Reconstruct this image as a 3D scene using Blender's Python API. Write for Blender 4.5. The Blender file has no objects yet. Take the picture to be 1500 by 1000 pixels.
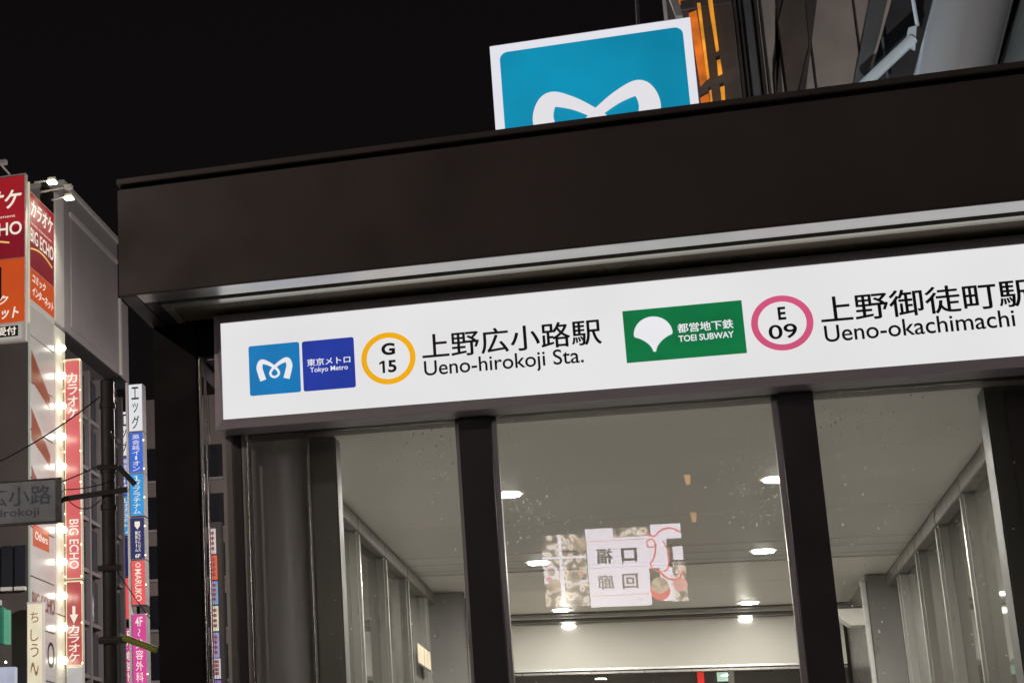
import bpy, bmesh, math, random
from mathutils import Vector, Matrix
random.seed(7)
S = bpy.context.scene
COL = S.collection

# ------------------------------------------------------------------ camera
cd = bpy.data.cameras.new('camera'); cam = bpy.data.objects.new('camera', cd); COL.objects.link(cam)
cd.lens = 62.0; cd.sensor_width = 36.0; cd.sensor_fit = 'HORIZONTAL'
cd.shift_x = 0.51621; cd.shift_y = 0.04007; cd.clip_start = 0.05; cd.clip_end = 500
cam.matrix_world = Matrix(((0.93328941, 0.08551908, 0.34879415, 0.0),
                           (0.35908869, -0.23606295, -0.90295603, 0.0),
                           (0.0051174, 0.96796734, -0.25102398, 1.55),
                           (0, 0, 0, 1)))
S.camera = cam

# ------------------------------------------------------------------ night sky
w = bpy.data.worlds.new('World'); S.world = w; w.use_nodes = True
bg = w.node_tree.nodes['Background']
wt = w.node_tree; wc = wt.nodes.new('ShaderNodeTexCoord'); ws = wt.nodes.new('ShaderNodeSeparateXYZ'); wr = wt.nodes.new('ShaderNodeValToRGB')
wt.links.new(wc.outputs['Generated'], ws.inputs[0]); wt.links.new(ws.outputs['Z'], wr.inputs[0]); wt.links.new(wr.outputs[0], bg.inputs[0])
wr.color_ramp.elements[0].position = 0.0; wr.color_ramp.elements[0].color = (1.7, 1.35, 1.35, 1)
wr.color_ramp.elements[1].position = 0.7; wr.color_ramp.elements[1].color = (.85, .68, .85, 1)
bg.inputs[1].default_value = 0.0036

# ------------------------------------------------------------------ render look
S.view_settings.view_transform = 'Standard'; S.view_settings.look = 'None'
S.view_settings.exposure = 0; S.view_settings.gamma = 1; S.view_settings.use_curve_mapping = False
S.cycles.use_denoising = True
S.cycles.max_bounces = 8; S.cycles.transparent_max_bounces = 24; S.cycles.diffuse_bounces = 4
S.cycles.sample_clamp_indirect = 4; S.cycles.caustics_refractive = False; S.cycles.caustics_reflective = True

# ------------------------------------------------------------------ helpers
def lin(c):
    return tuple((v/255/12.92 if v/255 <= .04045 else ((v/255+.055)/1.055)**2.4) for v in c) + (1,)
MATS = {}
def mat(name, col, rough=.5, metal=0.0, var=.12, scale=6.0, bump=0.0, spec=.5, stretch=None, coat=0):
    if name in MATS: return MATS[name]
    m = bpy.data.materials.new(name); m.use_nodes = True; nt = m.node_tree; N = nt.nodes; L = nt.links
    b = N['Principled BSDF']
    b.inputs['Roughness'].default_value = rough; b.inputs['Metallic'].default_value = metal
    b.inputs['Specular IOR Level'].default_value = spec
    b.inputs['Coat Weight'].default_value = coat
    tc = N.new('ShaderNodeTexCoord'); mp = N.new('ShaderNodeMapping'); L.new(tc.outputs['Object'], mp.inputs[0])
    if stretch: mp.inputs['Scale'].default_value = stretch
    nz = N.new('ShaderNodeTexNoise'); nz.inputs['Scale'].default_value = scale; nz.inputs['Detail'].default_value = 6
    L.new(mp.outputs[0], nz.inputs['Vector'])
    cr = N.new('ShaderNodeMapRange'); cr.inputs['From Min'].default_value = .3; cr.inputs['From Max'].default_value = .7
    cr.inputs['To Min'].default_value = 1-var; cr.inputs['To Max'].default_value = 1+var
    L.new(nz.outputs['Fac'], cr.inputs['Value'])
    mx = N.new('ShaderNodeMix'); mx.data_type = 'RGBA'; mx.blend_type = 'MULTIPLY'; mx.inputs[0].default_value = 1
    mx.inputs[6].default_value = (col[0], col[1], col[2], 1); L.new(cr.outputs[0], mx.inputs[7]); L.new(mx.outputs[2], b.inputs['Base Color'])
    rr = N.new('ShaderNodeMapRange'); rr.inputs['From Min'].default_value = .3; rr.inputs['From Max'].default_value = .7
    rr.inputs['To Min'].default_value = max(.02, rough*(1-var)); rr.inputs['To Max'].default_value = min(1, rough*(1+var*1.5))
    nz2 = N.new('ShaderNodeTexNoise'); nz2.inputs['Scale'].default_value = scale*2.7; nz2.inputs['Detail'].default_value = 5
    L.new(mp.outputs[0], nz2.inputs['Vector']); L.new(nz2.outputs['Fac'], rr.inputs['Value']); L.new(rr.outputs[0], b.inputs['Roughness'])
    if bump:
        bp = N.new('ShaderNodeBump'); bp.inputs['Strength'].default_value = bump; bp.inputs['Distance'].default_value = .01
        L.new(nz.outputs['Fac'], bp.inputs['Height']); L.new(bp.outputs[0], b.inputs['Normal'])
    MATS[name] = m; return m
def emi(name, rgb, strength=1.0, var=.05, scale=3.0, rough=.35):
    """a lit surface; rgb is the 0-255 colour it shows"""
    if name in MATS: return MATS[name]
    m = bpy.data.materials.new(name); m.use_nodes = True; nt = m.node_tree; N = nt.nodes; L = nt.links
    b = N['Principled BSDF']; b.inputs['Base Color'].default_value = (.02, .02, .02, 1); b.inputs['Roughness'].default_value = rough
    c = lin(rgb)
    tc = N.new('ShaderNodeTexCoord'); nz = N.new('ShaderNodeTexNoise'); nz.inputs['Scale'].default_value = scale; nz.inputs['Detail'].default_value = 2
    L.new(tc.outputs['Object'], nz.inputs['Vector'])
    cr = N.new('ShaderNodeMapRange'); cr.inputs['From Min'].default_value = .3; cr.inputs['From Max'].default_value = .7
    cr.inputs['To Min'].default_value = strength*(1-var); cr.inputs['To Max'].default_value = strength*(1+var)
    L.new(nz.outputs['Fac'], cr.inputs['Value']); L.new(cr.outputs[0], b.inputs['Emission Strength'])
    b.inputs['Emission Color'].default_value = c
    MATS[name] = m; return m
def glassmat(name, tint=(1, 1, 1), ior=1.5, rough=0.0, film=0.0, filmcol=(.2, .2, .2), haze=0.0):
    m = bpy.data.materials.new(name); m.use_nodes = True; nt = m.node_tree; N = nt.nodes; L = nt.links
    N.remove(N['Principled BSDF']); out = N['Material Output']
    tr = N.new('ShaderNodeBsdfTransparent'); tr.inputs[0].default_value = (*tint, 1)
    gl = N.new('ShaderNodeBsdfGlossy'); gl.inputs['Roughness'].default_value = rough
    fr = N.new('ShaderNodeFresnel'); fr.inputs[0].default_value = ior
    mx = N.new('ShaderNodeMixShader'); L.new(fr.outputs[0], mx.inputs[0]); L.new(tr.outputs[0], mx.inputs[1]); L.new(gl.outputs[0], mx.inputs[2])
    last = mx
    if haze:   # fine wet film: part of the light is scattered a little forward
        rf = N.new('ShaderNodeBsdfRefraction'); rf.inputs['IOR'].default_value = 1.0; rf.inputs['Roughness'].default_value = .24
        m3 = N.new('ShaderNodeMixShader'); m3.inputs[0].default_value = haze; L.new(mx.outputs[0], m3.inputs[1]); L.new(rf.outputs[0], m3.inputs[2]); last = m3
    if film:
        tc = N.new('ShaderNodeTexCoord'); nz = N.new('ShaderNodeTexNoise'); nz.inputs['Scale'].default_value = 9; nz.inputs['Detail'].default_value = 8
        L.new(tc.outputs['Object'], nz.inputs['Vector'])
        mr = N.new('ShaderNodeMapRange'); mr.inputs['To Min'].default_value = film*.85; mr.inputs['To Max'].default_value = film*1.15
        L.new(nz.outputs['Fac'], mr.inputs['Value'])
        df = N.new('ShaderNodeBsdfDiffuse'); df.inputs[0].default_value = (*filmcol, 1)
        m2 = N.new('ShaderNodeMixShader'); L.new(mr.outputs[0], m2.inputs[0]); L.new(last.outputs[0], m2.inputs[1]); L.new(df.outputs[0], m2.inputs[2]); last = m2
    L.new(last.outputs[0], out.inputs['Surface']); MATS[name] = m; return m

def link(name, me, m, parent=None, label=None):
    o = bpy.data.objects.new(name, me); COL.objects.link(o)
    if m is not None and len(me.materials) == 0: me.materials.append(m)
    if parent is not None:
        o.parent = parent
        t = parent
        while t.parent is not None: t = t.parent
        o.matrix_parent_inverse = Matrix.Translation(-Vector(t.location)) if parent is t else Matrix.Identity(4)
    if label: o['label'] = label
    return o
def thing(name, label, cat, loc, group=None):
    o = bpy.data.objects.new(name, None); COL.objects.link(o); o.empty_display_size = .1
    o.location = loc; o['label'] = label; o['category'] = cat
    if group: o['group'] = group
    return o
def tag(o, label, cat, group=None):
    o['label'] = label; o['category'] = cat
    if group: o['group'] = group
    return o
def struct(o): o['kind'] = 'structure'; return o

class MB:
    def __init__(s): s.bm = bmesh.new()
    def box(s, x0, x1, y0, y1, z0, z1):
        v = [s.bm.verts.new(p) for p in ((x0,y0,z0),(x1,y0,z0),(x1,y1,z0),(x0,y1,z0),(x0,y0,z1),(x1,y0,z1),(x1,y1,z1),(x0,y1,z1))]
        for f in ((0,3,2,1),(4,5,6,7),(0,1,5,4),(1,2,6,5),(2,3,7,6),(3,0,4,7)): s.bm.faces.new([v[i] for i in f])
        return s
    def prism(s, pts, d):
        """planar loop of 3d points swept by vector d"""
        d = Vector(d); a = [s.bm.verts.new(p) for p in pts]; b = [s.bm.verts.new(Vector(p)+d) for p in pts]; n = len(pts)
        s.bm.faces.new(a); s.bm.faces.new(b[::-1])
        for i in range(n): s.bm.faces.new((a[i], b[i], b[(i+1) % n], a[(i+1) % n]))
        return s
    def quad(s, *p):
        s.bm.faces.new([s.bm.verts.new(q) for q in p]); return s
    def tube(s, p0, p1, r, n=12, r1=None, cap=True):
        p0 = Vector(p0); p1 = Vector(p1); d = (p1-p0).normalized(); u = d.orthogonal().normalized(); v = d.cross(u)
        r1 = r if r1 is None else r1
        A = [s.bm.verts.new(p0+(u*math.cos(2*math.pi*i/n)+v*math.sin(2*math.pi*i/n))*r) for i in range(n)]
        B = [s.bm.verts.new(p1+(u*math.cos(2*math.pi*i/n)+v*math.sin(2*math.pi*i/n))*r1) for i in range(n)]
        for i in range(n): s.bm.faces.new((A[i], A[(i+1) % n], B[(i+1) % n], B[i]))
        if cap: s.bm.faces.new(A[::-1]); s.bm.faces.new(B)
        return s
    def path(s, pts, r, n=8):
        for a, b in zip(pts, pts[1:]): s.tube(a, b, r, n)
        return s
    def ball(s, c, r, sub=1, sc=(1, 1, 1)):
        M = Matrix.Translation(c) @ Matrix.Diagonal((*[r*k for k in sc], 1)); bmesh.ops.create_icosphere(s.bm, subdivisions=sub, radius=1, matrix=M); return s
    def build(s, name, m, parent=None, bevel=0, smooth=False, label=None):
        bmesh.ops.recalc_face_normals(s.bm, faces=s.bm.faces)
        if bevel:
            bmesh.ops.bevel(s.bm, geom=s.bm.edges[:], offset=bevel, segments=2, affect='EDGES', clamp_overlap=True)
        if smooth:
            for f in s.bm.faces: f.smooth = True
            for e in s.bm.edges:
                if len(e.link_faces) == 2 and e.calc_face_angle(0) > .6: e.smooth = False
        me = bpy.data.meshes.new(name); s.bm.to_mesh(me); s.bm.free()
        return link(name, me, m, parent, label)
def box(name, x0, x1, y0, y1, z0, z1, m, parent=None, bevel=0, label=None):
    return MB().box(x0, x1, y0, y1, z0, z1).build(name, m, parent, bevel, label=label)

_tm = {}
def text_mesh(body, off):
    if (body, off) in _tm: return _tm[(body, off)]
    c = bpy.data.curves.new('lettering', 'FONT'); c.body = body; c.offset = off; c.resolution_u = 6
    o = bpy.data.objects.new('lettering', c); COL.objects.link(o)
    dg = bpy.context.evaluated_depsgraph_get(); dg.update()
    me = bpy.data.meshes.new_from_object(o.evaluated_get(dg)); 
    vs = [v.co.copy() for v in me.vertices]; fs = [tuple(p.vertices) for p in me.polygons]
    bpy.data.objects.remove(o); bpy.data.curves.remove(c); bpy.data.meshes.remove(me)
    _tm[(body, off)] = (vs, fs); return vs, fs
def text(body, c, U, V, wd, ht, m, parent, off=0.0, rot=0, shear=0.0, name='lettering', depth=.0):
    """lettering filling a wd x ht box centred at c in the plane spanned by unit vectors U (reading) and V (up)"""
    cjk = any(ord(ch) > 0x2fff for ch in body); bold = off if cjk else 0
    vs, fs = text_mesh(body, 0.0 if cjk else off); U = Vector(U); V = Vector(V); c = Vector(c)
    P = [(v.x, v.y) for v in vs]
    if rot: P = [(y, -x) for x, y in P]
    x0 = min(p[0] for p in P); x1 = max(p[0] for p in P); y0 = min(p[1] for p in P); y1 = max(p[1] for p in P)
    me = bpy.data.meshes.new(name)
    base = [c+U*(((x-x0)/(x1-x0)-.5)*wd + shear*((y-y0)/(y1-y0)-.5)*ht)+V*(((y-y0)/(y1-y0)-.5)*ht) for x, y in P]
    if bold:    # heavier weight: the outline laid a few times round a small circle
        k = bold*ht; Nn = U.cross(V); vv = []; ff = []
        for i in range(8):
            a = math.pi/4*i; d = U*(k*math.cos(a))+V*(k*.8*math.sin(a))+Nn*(.00005*i)
            n0 = len(vv); vv += [p+d for p in base]; ff += [tuple(q+n0 for q in f) for f in fs]
        me.from_pydata(vv, [], ff)
    else: me.from_pydata(base, [], fs)
    return link(name, me, m, parent)
FX = (1, 0, 0); FY = (0, 1, 0); FZ = (0, 0, 1)
def ftext(body, x0, x1, z0, z1, y, m, parent, off=0.0, rot=0, shear=0.0):
    return text(body, ((x0+x1)/2, y, (z0+z1)/2), FX, FZ, x1-x0, z1-z0, m, parent, off, rot, shear)
def vtext(chars, x0, x1, z0, z1, y, m, parent, off=0.0, U=FX, org=None, fill=.86):
    """characters stacked from top to bottom, each a part of the sign"""
    n = len(chars); h = (z1-z0)/n
    for i, ch in enumerate(chars):
        hh = h*fill
        if ch in '・ー〜': 
            text(ch, ((x0+x1)/2, y, z1-h*(i+.5)), FX, FZ, (x1-x0)*.3, hh*.8, m, parent, off, rot=1); continue
        sc = .75 if ch in 'ッ' else 1
        text(ch, ((x0+x1)/2, y, z1-h*(i+.5)), FX, FZ, (x1-x0)*sc, hh*sc, m, parent, off)
def catmull(P, n=8):
    out = []
    for i in range(len(P)-1):
        a = P[max(i-1, 0)]; b = P[i]; c = P[i+1]; d = P[min(i+2, len(P)-1)]
        for k in range(n):
            t = k/n
            out.append(tuple(.5*((2*b[j])+(-a[j]+c[j])*t+(2*a[j]-5*b[j]+4*c[j]-d[j])*t*t+(-a[j]+3*b[j]-3*c[j]+d[j])*t**3) for j in range(len(b))))
    out.append(P[-1]); return out
def emblem(cx, y, zb, W, m, parent, step=.0006):
    """heart-shaped looped ribbon emblem; W is its half width, zb its base height"""
    H_ = [(-.64, .05, .34), (-.76, .45, .34), (-.83, .82, .33), (-.70, 1.10, .29), (-.40, 1.02, .225), (-.10, .83, .175), (.12, .64, .15), (.235, .42, .135), (.16, .25, .13), (0, .19, .13)]
    P = H_ + [(-a, b, c) for a, b, c in H_[-2::-1]]
    Q = catmull(P, 8); bm = bmesh.new(); prev = None
    for i, (x, z, wd) in enumerate(Q):
        a = Q[max(i-1, 0)]; b = Q[min(i+1, len(Q)-1)]; tx, tz = b[0]-a[0], b[1]-a[1]; l = math.hypot(tx, tz); nx, nz = -tz/l, tx/l
        yy = y-step*i/len(Q)
        cur = [bm.verts.new((cx+W*(x+nx*wd/2*s), yy, zb+W*(z+nz*wd/2*s))) for s in (1, -1)]
        if prev: bm.faces.new((prev[0], prev[1], cur[1], cur[0]))
        prev = cur
    me = bpy.data.meshes.new('emblem'); bm.to_mesh(me); bm.free(); return link('emblem', me, m, parent)
def plate(x0, x1, z0, z1, r, y, m, parent, name='panel', th=.0015):
    pts = []
    for (cx, cz, a0) in ((x1-r, z1-r, 0), (x0+r, z1-r, 90), (x0+r, z0+r, 180), (x1-r, z0+r, 270)):
        for k in range(7):
            a = math.radians(a0+k*15); pts.append((cx+r*math.cos(a), y, cz+r*math.sin(a)))
    return MB().prism(pts, (0, th, 0)).build(name, m, parent)
def ring(cx, cz, r0, r1, y, m, parent, n=64, th=.0015):
    bm = bmesh.new(); R = []
    for i in range(n):
        a = 2*math.pi*i/n; R.append([bm.verts.new((cx+r*math.cos(a), yy, cz+r*math.sin(a))) for r, yy in ((r0, y), (r1, y), (r1, y+th), (r0, y+th))])
    for i in range(n):
        A, B = R[i], R[(i+1) % n]
        for k in range(4): bm.faces.new((A[k], A[(k+1) % 4], B[(k+1) % 4], B[k]))
    bmesh.ops.recalc_face_normals(bm, faces=bm.faces)
    me = bpy.data.meshes.new('ring'); bm.to_mesh(me); bm.free(); return link('ring', me, m, parent)
def poly(name, pts2, y, th, m, parent=None, label=None):
    return MB().prism([(x, y, z) for x, z in pts2], (0, th, 0)).build(name, m, parent, label=label)
def sidepoly(name, pts2, x, th, m, parent=None):
    return MB().prism([(x, yy, z) for yy, z in pts2], (th, 0, 0)).build(name, m, parent)
def light(name, kind, loc, energy, color, target=None, size=.1, spot=60, blend=.5, parent=None):
    l = bpy.data.lights.new(name, kind); l.energy = energy; l.color = color
    if kind == 'AREA': l.shape = 'DISK'; l.size = size
    else: l.shadow_soft_size = size
    if kind == 'SPOT': l.spot_size = math.radians(spot); l.spot_blend = blend
    o = bpy.data.objects.new(name, l); COL.objects.link(o)
    if target is not None: q = (Vector(target)-Vector(loc)).to_track_quat('-Z', 'Y').to_matrix().to_4x4()
    else: q = Matrix.Identity(4)
    o.matrix_world = Matrix.Translation(loc) @ q
    if parent is not None:
        o.parent = parent; t = parent
        o.matrix_parent_inverse = Matrix.Translation(-Vector(t.location))
    return o

# ------------------------------------------------------------------ materials
bronze = mat('dark bronze paint', (.076, .060, .056), .42, 0, .30, 1.1, .05, spec=.4)
bronze2 = mat('black bronze mullion', (.045, .036, .04), .38, 0, .15, 3, spec=.45)
soff = mat('brushed soffit metal', (.68, .67, .65), .3, .8, .05, 4, .03, stretch=(.3, 8, 8))
cream = mat('cream aluminium trim', (.84, .81, .70), .24, .7, .02, 5)
dkpanel = mat('brown soffit panel', (.20, .165, .12), .3, 0, .15, 3)
polish = mat('polished bead', (.9, .88, .82), .16, .9, .02, 3)
alu = mat('anodised sign frame', (.70, .66, .73), .4, .15, .06, 5, stretch=(.3, 6, 6))
blackp = mat('black corner post', (.010, .008, .008), .6, 0, .1, 3, spec=.25)
steel = mat('brushed stainless', (.29, .28, .26), .28, .7, .05, 3, 0, stretch=(4, 4, .2))
steeld = mat('dark stainless panel', (.40, .39, .37), .38, .25, .06, 2, 0, stretch=(4, 4, .2))
ceilm = mat('satin ceiling panel', (.49, .47, .445), .34, 0, .07, 1.3, .02, spec=.5)
ceil2m = mat('light ceiling panel', (.72, .69, .63), .3, 0, .05, 1.3, .02, spec=.5)
white = mat('satin white board', (.88, .85, .79), .42, 0, .03, 3)
dark = mat('dark recess', (.02, .018, .016), .7)
beamm = mat('taupe beam paint', (.10, .09, .08), .4, 0, .1, 5)
tile = mat('pale floor tile', (.65, .64, .605), .4, 0, .1, 3)
asphalt = mat('asphalt', (.05, .05, .052), .75, 0, .3, 30, .3)
pave = mat('paving', (.22, .21, .20), .6, 0, .25, 9, .2)
ink = mat('black print', (.012, .012, .014), .5)
glass = glassmat('clear wet pane', (.985, .99, .98), 1.5, 0.0, .035, (.5, .48, .42), .10)
wglass = glassmat('side pane', (.5, .51, .49), 1.55, .05, .16, (.17, .165, .145))
signw = emi('backlit white face', (229, 228, 229), 1, .06, 1.2)
lampw = emi('lit disc', (255, 250, 235), 24, 0)

# ------------------------------------------------------------------ ground
struct(box('ground', -120, 120, -60, 160, -.2, -.004, asphalt))
struct(box('pavement', -9, 14, 1.0, 30, -.003, .12, pave, bevel=.02))

# ------------------------------------------------------------------ station entrance
E = thing('station_entrance', 'dark bronze glazed subway entrance with a deep canopy fascia', 'building', (0, 6.1, .12))
XR = 2.7
box('fascia', -1.690, XR, 5.69, 5.703, 3.399, 3.795, bronze, E, .003)
box('fascia', -1.690, -1.63, 5.7035, 13.7, 3.399, 3.795, bronze, E, .003)
box('roof_slab', -1.62, XR, 6.5, 13.75, 3.41, 3.78, dark, E)
box('groove', -1.686, XR, 5.715, 13.6, 3.7955, 3.8125, dark, E)
MB().box(-1.6915, XR, 5.684, 13.8, 3.813, 3.834).build('roof_cap', bronze, E, .002)
# soffit: bright front strip, gap, trimmed recessed panel
box('soffit_strip', -1.629, XR, 5.7035, 5.80, 3.4005, 3.41, soff, E)
box('soffit_strip', -1.629, XR, 5.8005, 5.812, 3.403, 3.41, soff, E)
box('gap_backing', -1.629, XR, 5.8125, 6.09, 3.44, 3.445, dark, E)
box('soffit_trim', -1.583, XR, 5.846, 5.897, 3.400, 3.415, cream, E, .002)
box('soffit_trim', -1.583, -1.553, 5.8975, 6.095, 3.400, 3.415, cream, E, .002)
box('soffit_panel', -1.5528, XR, 5.8975, 6.10, 3.408, 3.416, dkpanel, E)
box('soffit_panel', -1.629, -1.586, 5.8125, 6.098, 3.402, 3.41, bronze2, E)
box('corner_post', -1.683, -1.519, 6.10, 6.17, .12, 3.399, blackp, E, .003)
box('header', -1.430, XR, 6.12, 6.25, 2.9675, 3.399, bronze, E, .002)
box('header', -1.5185, -1.4305, 6.12, 6.20, 3.272, 3.399, blackp, E, .002)
# door and window mullions of the front
for a, b in ((-.6045, -.4985), (.4035, .509), (1.31, 1.42)):
    box('mullion', a, b, 6.10, 6.21, .12, 2.967, bronze2, E, .003)
for a, b in ((-.4983, -.482), (.387, .4033), (-.62, -.6047), (.5092, .512)):
    box('glazing_bead', a, b, 6.142, 6.19, .12, 2.967, steel, E, .002)
# narrow side light between the corner post and the first door post
MB().tube((-1.5115, 6.112, .12), (-1.5115, 6.112, 3.271), .0068, 14).build('edge_bead', polish, E, smooth=True)
MB().tube((-1.494, 6.12, .12), (-1.494, 6.12, 3.24), .0035, 10).build('edge_bead', polish, E, smooth=True)
box('jamb', -1.501, -1.498, 6.12, 6.16, .12, 3.271, steeld, E, .002)
box('jamb', -1.425, -1.398, 6.115, 6.22, .12, 2.967, steel, E, .004)
box('jamb', -1.3975, -1.364, 6.112, 6.22, .12, 2.967, bronze2, E, .004)
box('jamb', -1.3635, -1.352, 6.105, 6.22, .12, 2.967, steeld, E, .003)
MB().tube((-1.344, 6.108, .12), (-1.344, 6.108, 2.967), .0075, 14).build('edge_bead', polish, E, smooth=True)
for i, (a, b, t) in enumerate(((-1.493, -1.426, 3.271), (-1.336, -.621, 2.967), (-.4815, .3865, 2.967), (.5125, 1.309, 2.967), (1.421, XR, 2.967))):
    box('glass_pane', a, b, 6.158, 6.166, .12, t, glass, E)
# rain drops on the panes
dropm = glassmat('water drop', (1, 1, 1), 1.33); 
dm = bpy.data.materials.new('rain drop'); dm.use_nodes = True; b_ = dm.node_tree.nodes['Principled BSDF']
b_.inputs['Transmission Weight'].default_value = 1; b_.inputs['IOR'].default_value = 1.33; b_.inputs['Roughness'].default_value = .02
N_ = dm.node_tree.nodes; tl_ = N_.new('ShaderNodeBsdfTranslucent'); tl_.inputs[0].default_value = (.95, .95, .92, 1); mx_ = N_.new('ShaderNodeMixShader'); mx_.inputs[0].default_value = .6
dm.node_tree.links.new(b_.outputs[0], mx_.inputs[1]); dm.node_tree.links.new(tl_.outputs[0], mx_.inputs[2]); dm.node_tree.links.new(mx_.outputs[0], N_['Material Output'].inputs[0])
clusters = [(-.66, 2.87, .10, .09, 150), (-.62, 2.70, .06, .10, 40), (-.43, 2.90, .06, .06, 30), (-.40, 2.66, .07, .06, 130), (-.42, 2.55, .06, .06, 30),
            (.34, 2.70, .06, .08, 130), (.33, 2.60, .06, .06, 50), (.60, 2.88, .07, .06, 190), (.72, 2.84, .10, .07, 60), (.60, 2.66, .08, .08, 30), (.56, 2.45, .07, .07, 16), (.60, 2.3, .05, .12, 14)]
for (cx, cz, sx, sz, n) in clusters:
    d = MB()
    for i in range(int(n*1.6)):
        x = random.gauss(cx, sx); z = random.gauss(cz, sz)
        if z > 2.955 or not (-1.33 < x < -.625 or -.478 < x < .383 or .516 < x < 1.3): continue
        r = random.choice((.0010, .0014, .0018, .0022, .003)) * random.uniform(.55, 1.15)
        d.ball((x, 6.1576, z), r, 1, (1.0, .45, random.uniform(.8, 1.4)))
        if random.random() < .12: d.ball((x+random.uniform(-.002, .002), 6.1576, z+.004), r*.6, 1, (.8, .4, 2.6))
    o = d.build('rain_drops', dm, E, smooth=True); o['kind'] = 'stuff'
for k in range(3):
    d = MB()
    for i in range(60):
        x = random.uniform((-1.3, -.47, .52)[k], (-.63, .38, 1.28)[k]); z = random.uniform(2.05, 2.95); r = random.uniform(.001, .0024)
        d.ball((x, 6.1576, z), r, 1, (1, .45, 1.2))
    o = d.build('rain_drops', dm, E, smooth=True); o['kind'] = 'stuff'
# pilasters just inside the doors
cv = [(-1.402, 6.47)]+[(-1.282-.119*math.cos(math.radians(a)), 6.41-.062*math.sin(math.radians(a))) for a in range(0, 181, 10)]+[(-1.162, 6.47)]
MB().prism([(x, y, .12) for x, y in cv], (0, 0, 2.879)).build('pilaster', mat('pale stainless column', (.80, .76, .75), .3, .1, .05, 2, 0, stretch=(4, 4, .2)), E, smooth=True)
box('pilaster', -1.1595, -1.064, 6.32, 6.42, .12, 2.985, mat('taupe door pilaster', (.17, .16, .148), .6, 0, .08, 3, spec=.15), E, .006)
MB().tube((-1.168, 6.325, .12), (-1.168, 6.325, 2.97), .009, 14).build('pilaster_trim', polish, E, smooth=True)
box('pilaster', 1.028, 1.083, 6.32, 6.46, .12, 2.992, mat('taupe pilaster', (.07, .066, .06), .6, 0, .08, 3, spec=.15), E, .006)
box('pilaster', 1.0835, 1.62, 6.33, 6.38, .12, 2.992, bronze2, E, .004)
# ceiling
for a, b in ((6.2505, 8.55), (8.556, 10.08)):
    box('ceiling_panel', -1.45, 1.3, a, b, 3.0, 3.03, ceilm, E)
box('ceiling_joint', -1.3, 1.2, 10.081, 10.13, 3.012, 3.02, dark, E)
for y in (9.45, 9.7, 9.95):
    box('ceiling_joint', -1.3, 1.2, y, y+.010, 2.999, 3.005, mat('ceiling joint strip', (.33, .31, .28), .5), E)
box('ceiling_panel', -1.3, 1.2, 10.131, 10.9, 3.0, 3.03, ceil2m, E)
box('ceiling_panel', -1.3, 1.2, 10.906, 12.05, 3.0, 3.03, ceil2m, E)
box('ceiling_step', -1.3, 1.2, 12.055, 12.12, 2.988, 3.03, beamm, E)
box('ceiling_step', -1.3, 1.2, 12.16, 12.2, 2.978, 3.03, ceilm, E)
box('ceiling_step', -1.3, 1.2, 12.24, 12.345, 2.962, 3.03, beamm, E)
box('bulkhead_board', -1.12, 1.05, 12.35, 12.40, 2.665, 2.961, white, E)
box('bulkhead_trim', -1.12, 1.05, 12.34, 12.41, 2.650, 2.6645, soff, E, .002)
box('bulkhead_trim', -1.12, 1.05, 12.345, 12.41, 2.628, 2.642, steel, E, .002)
box('bulkhead_trim', -1.12, 1.05, 12.36, 12.41, 2.6425, 2.6495, dark, E)
box('transom_pane', -1.12, 1.05, 12.37, 12.38, .12, 2.627, glass, E)
for x in (.35, .78):
    box('transom_post', x, x+.035, 12.3, 12.36, .12, 2.627, beamm, E)
# side walls: beam, mullions every 0.78 m, panes
for s, XW, ms in ((-1, -1.27, (7.26, 8.05, 8.86, 9.64, 10.42)), (1, 1.16, (7.20, 7.96, 8.74, 9.50, 10.30))):
    o1, o2 = (XW-.10, XW) if s < 0 else (XW, XW+.10)
    edges = [6.43] + list(ms) + [10.8]
    for i in range(len(edges)-1):
        a = edges[i]+.004; b = edges[i+1]-.004
        box('beam', o1, o2, a, b, 2.928, 2.999, beamm, E, .003)
    for y in ms:
        m_ = MB()
        if s < 0: m_.box(XW-.06, XW, y, y+.055, .12, 2.927)
        else: m_.box(XW, XW+.06, y, y+.055, .12, 2.927)
        m_.build('wall_mullion', steel, E, .012, smooth=True)
    for i in range(len(edges)-1):
        a = edges[i]+(.056 if i else 0); b = edges[i+1]-.001
        xx = XW-.055 if s < 0 else XW+.047
        box('side_pane', xx, xx+.008, a, b, .12, 2.927, wglass, E)
    if s < 0:
        box('wall_mullion', -1.27, -1.245, 7.10, 7.16, .12, 2.90, steel, E, .006)
# narrower neck of the passage
greyp = mat('grey passage panel', (.12, .115, .11), .3, 0, .12, 3)
box('end_panel', -1.33, -1.10, 10.81, 10.86, .12, 2.998, greyp, E, .004)
box('end_panel', 1.055, 1.26, 10.81, 10.86, .12, 2.998, greyp, E, .004)
box('end_trim', -1.099, -1.075, 10.80, 10.87, .12, 2.66, steel, E, .004)
box('end_trim', -1.099, -1.080, 10.80, 10.87, 2.665, 2.96, beamm, E, .004)
box('end_trim', 1.032, 1.054, 10.80, 10.87, .12, 2.955, soff, E, .004)
box('passage_wall', -1.14, -1.11, 10.87, 12.34, .12, 2.999, ceil2m, E)
box('passage_wall', 1.07, 1.10, 10.87, 12.34, .12, 2.999, greyp, E)
struct(box('passage_floor', -1.6, 1.6, 6.2, 14.0, .1205, .14, tile))
box('outer_wall', -1.62, 2.7, 13.6, 13.7, .12, 3.4, mat('back wall', (.16, .14, .125), .6, 0, .4, 2.5), E)

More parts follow.
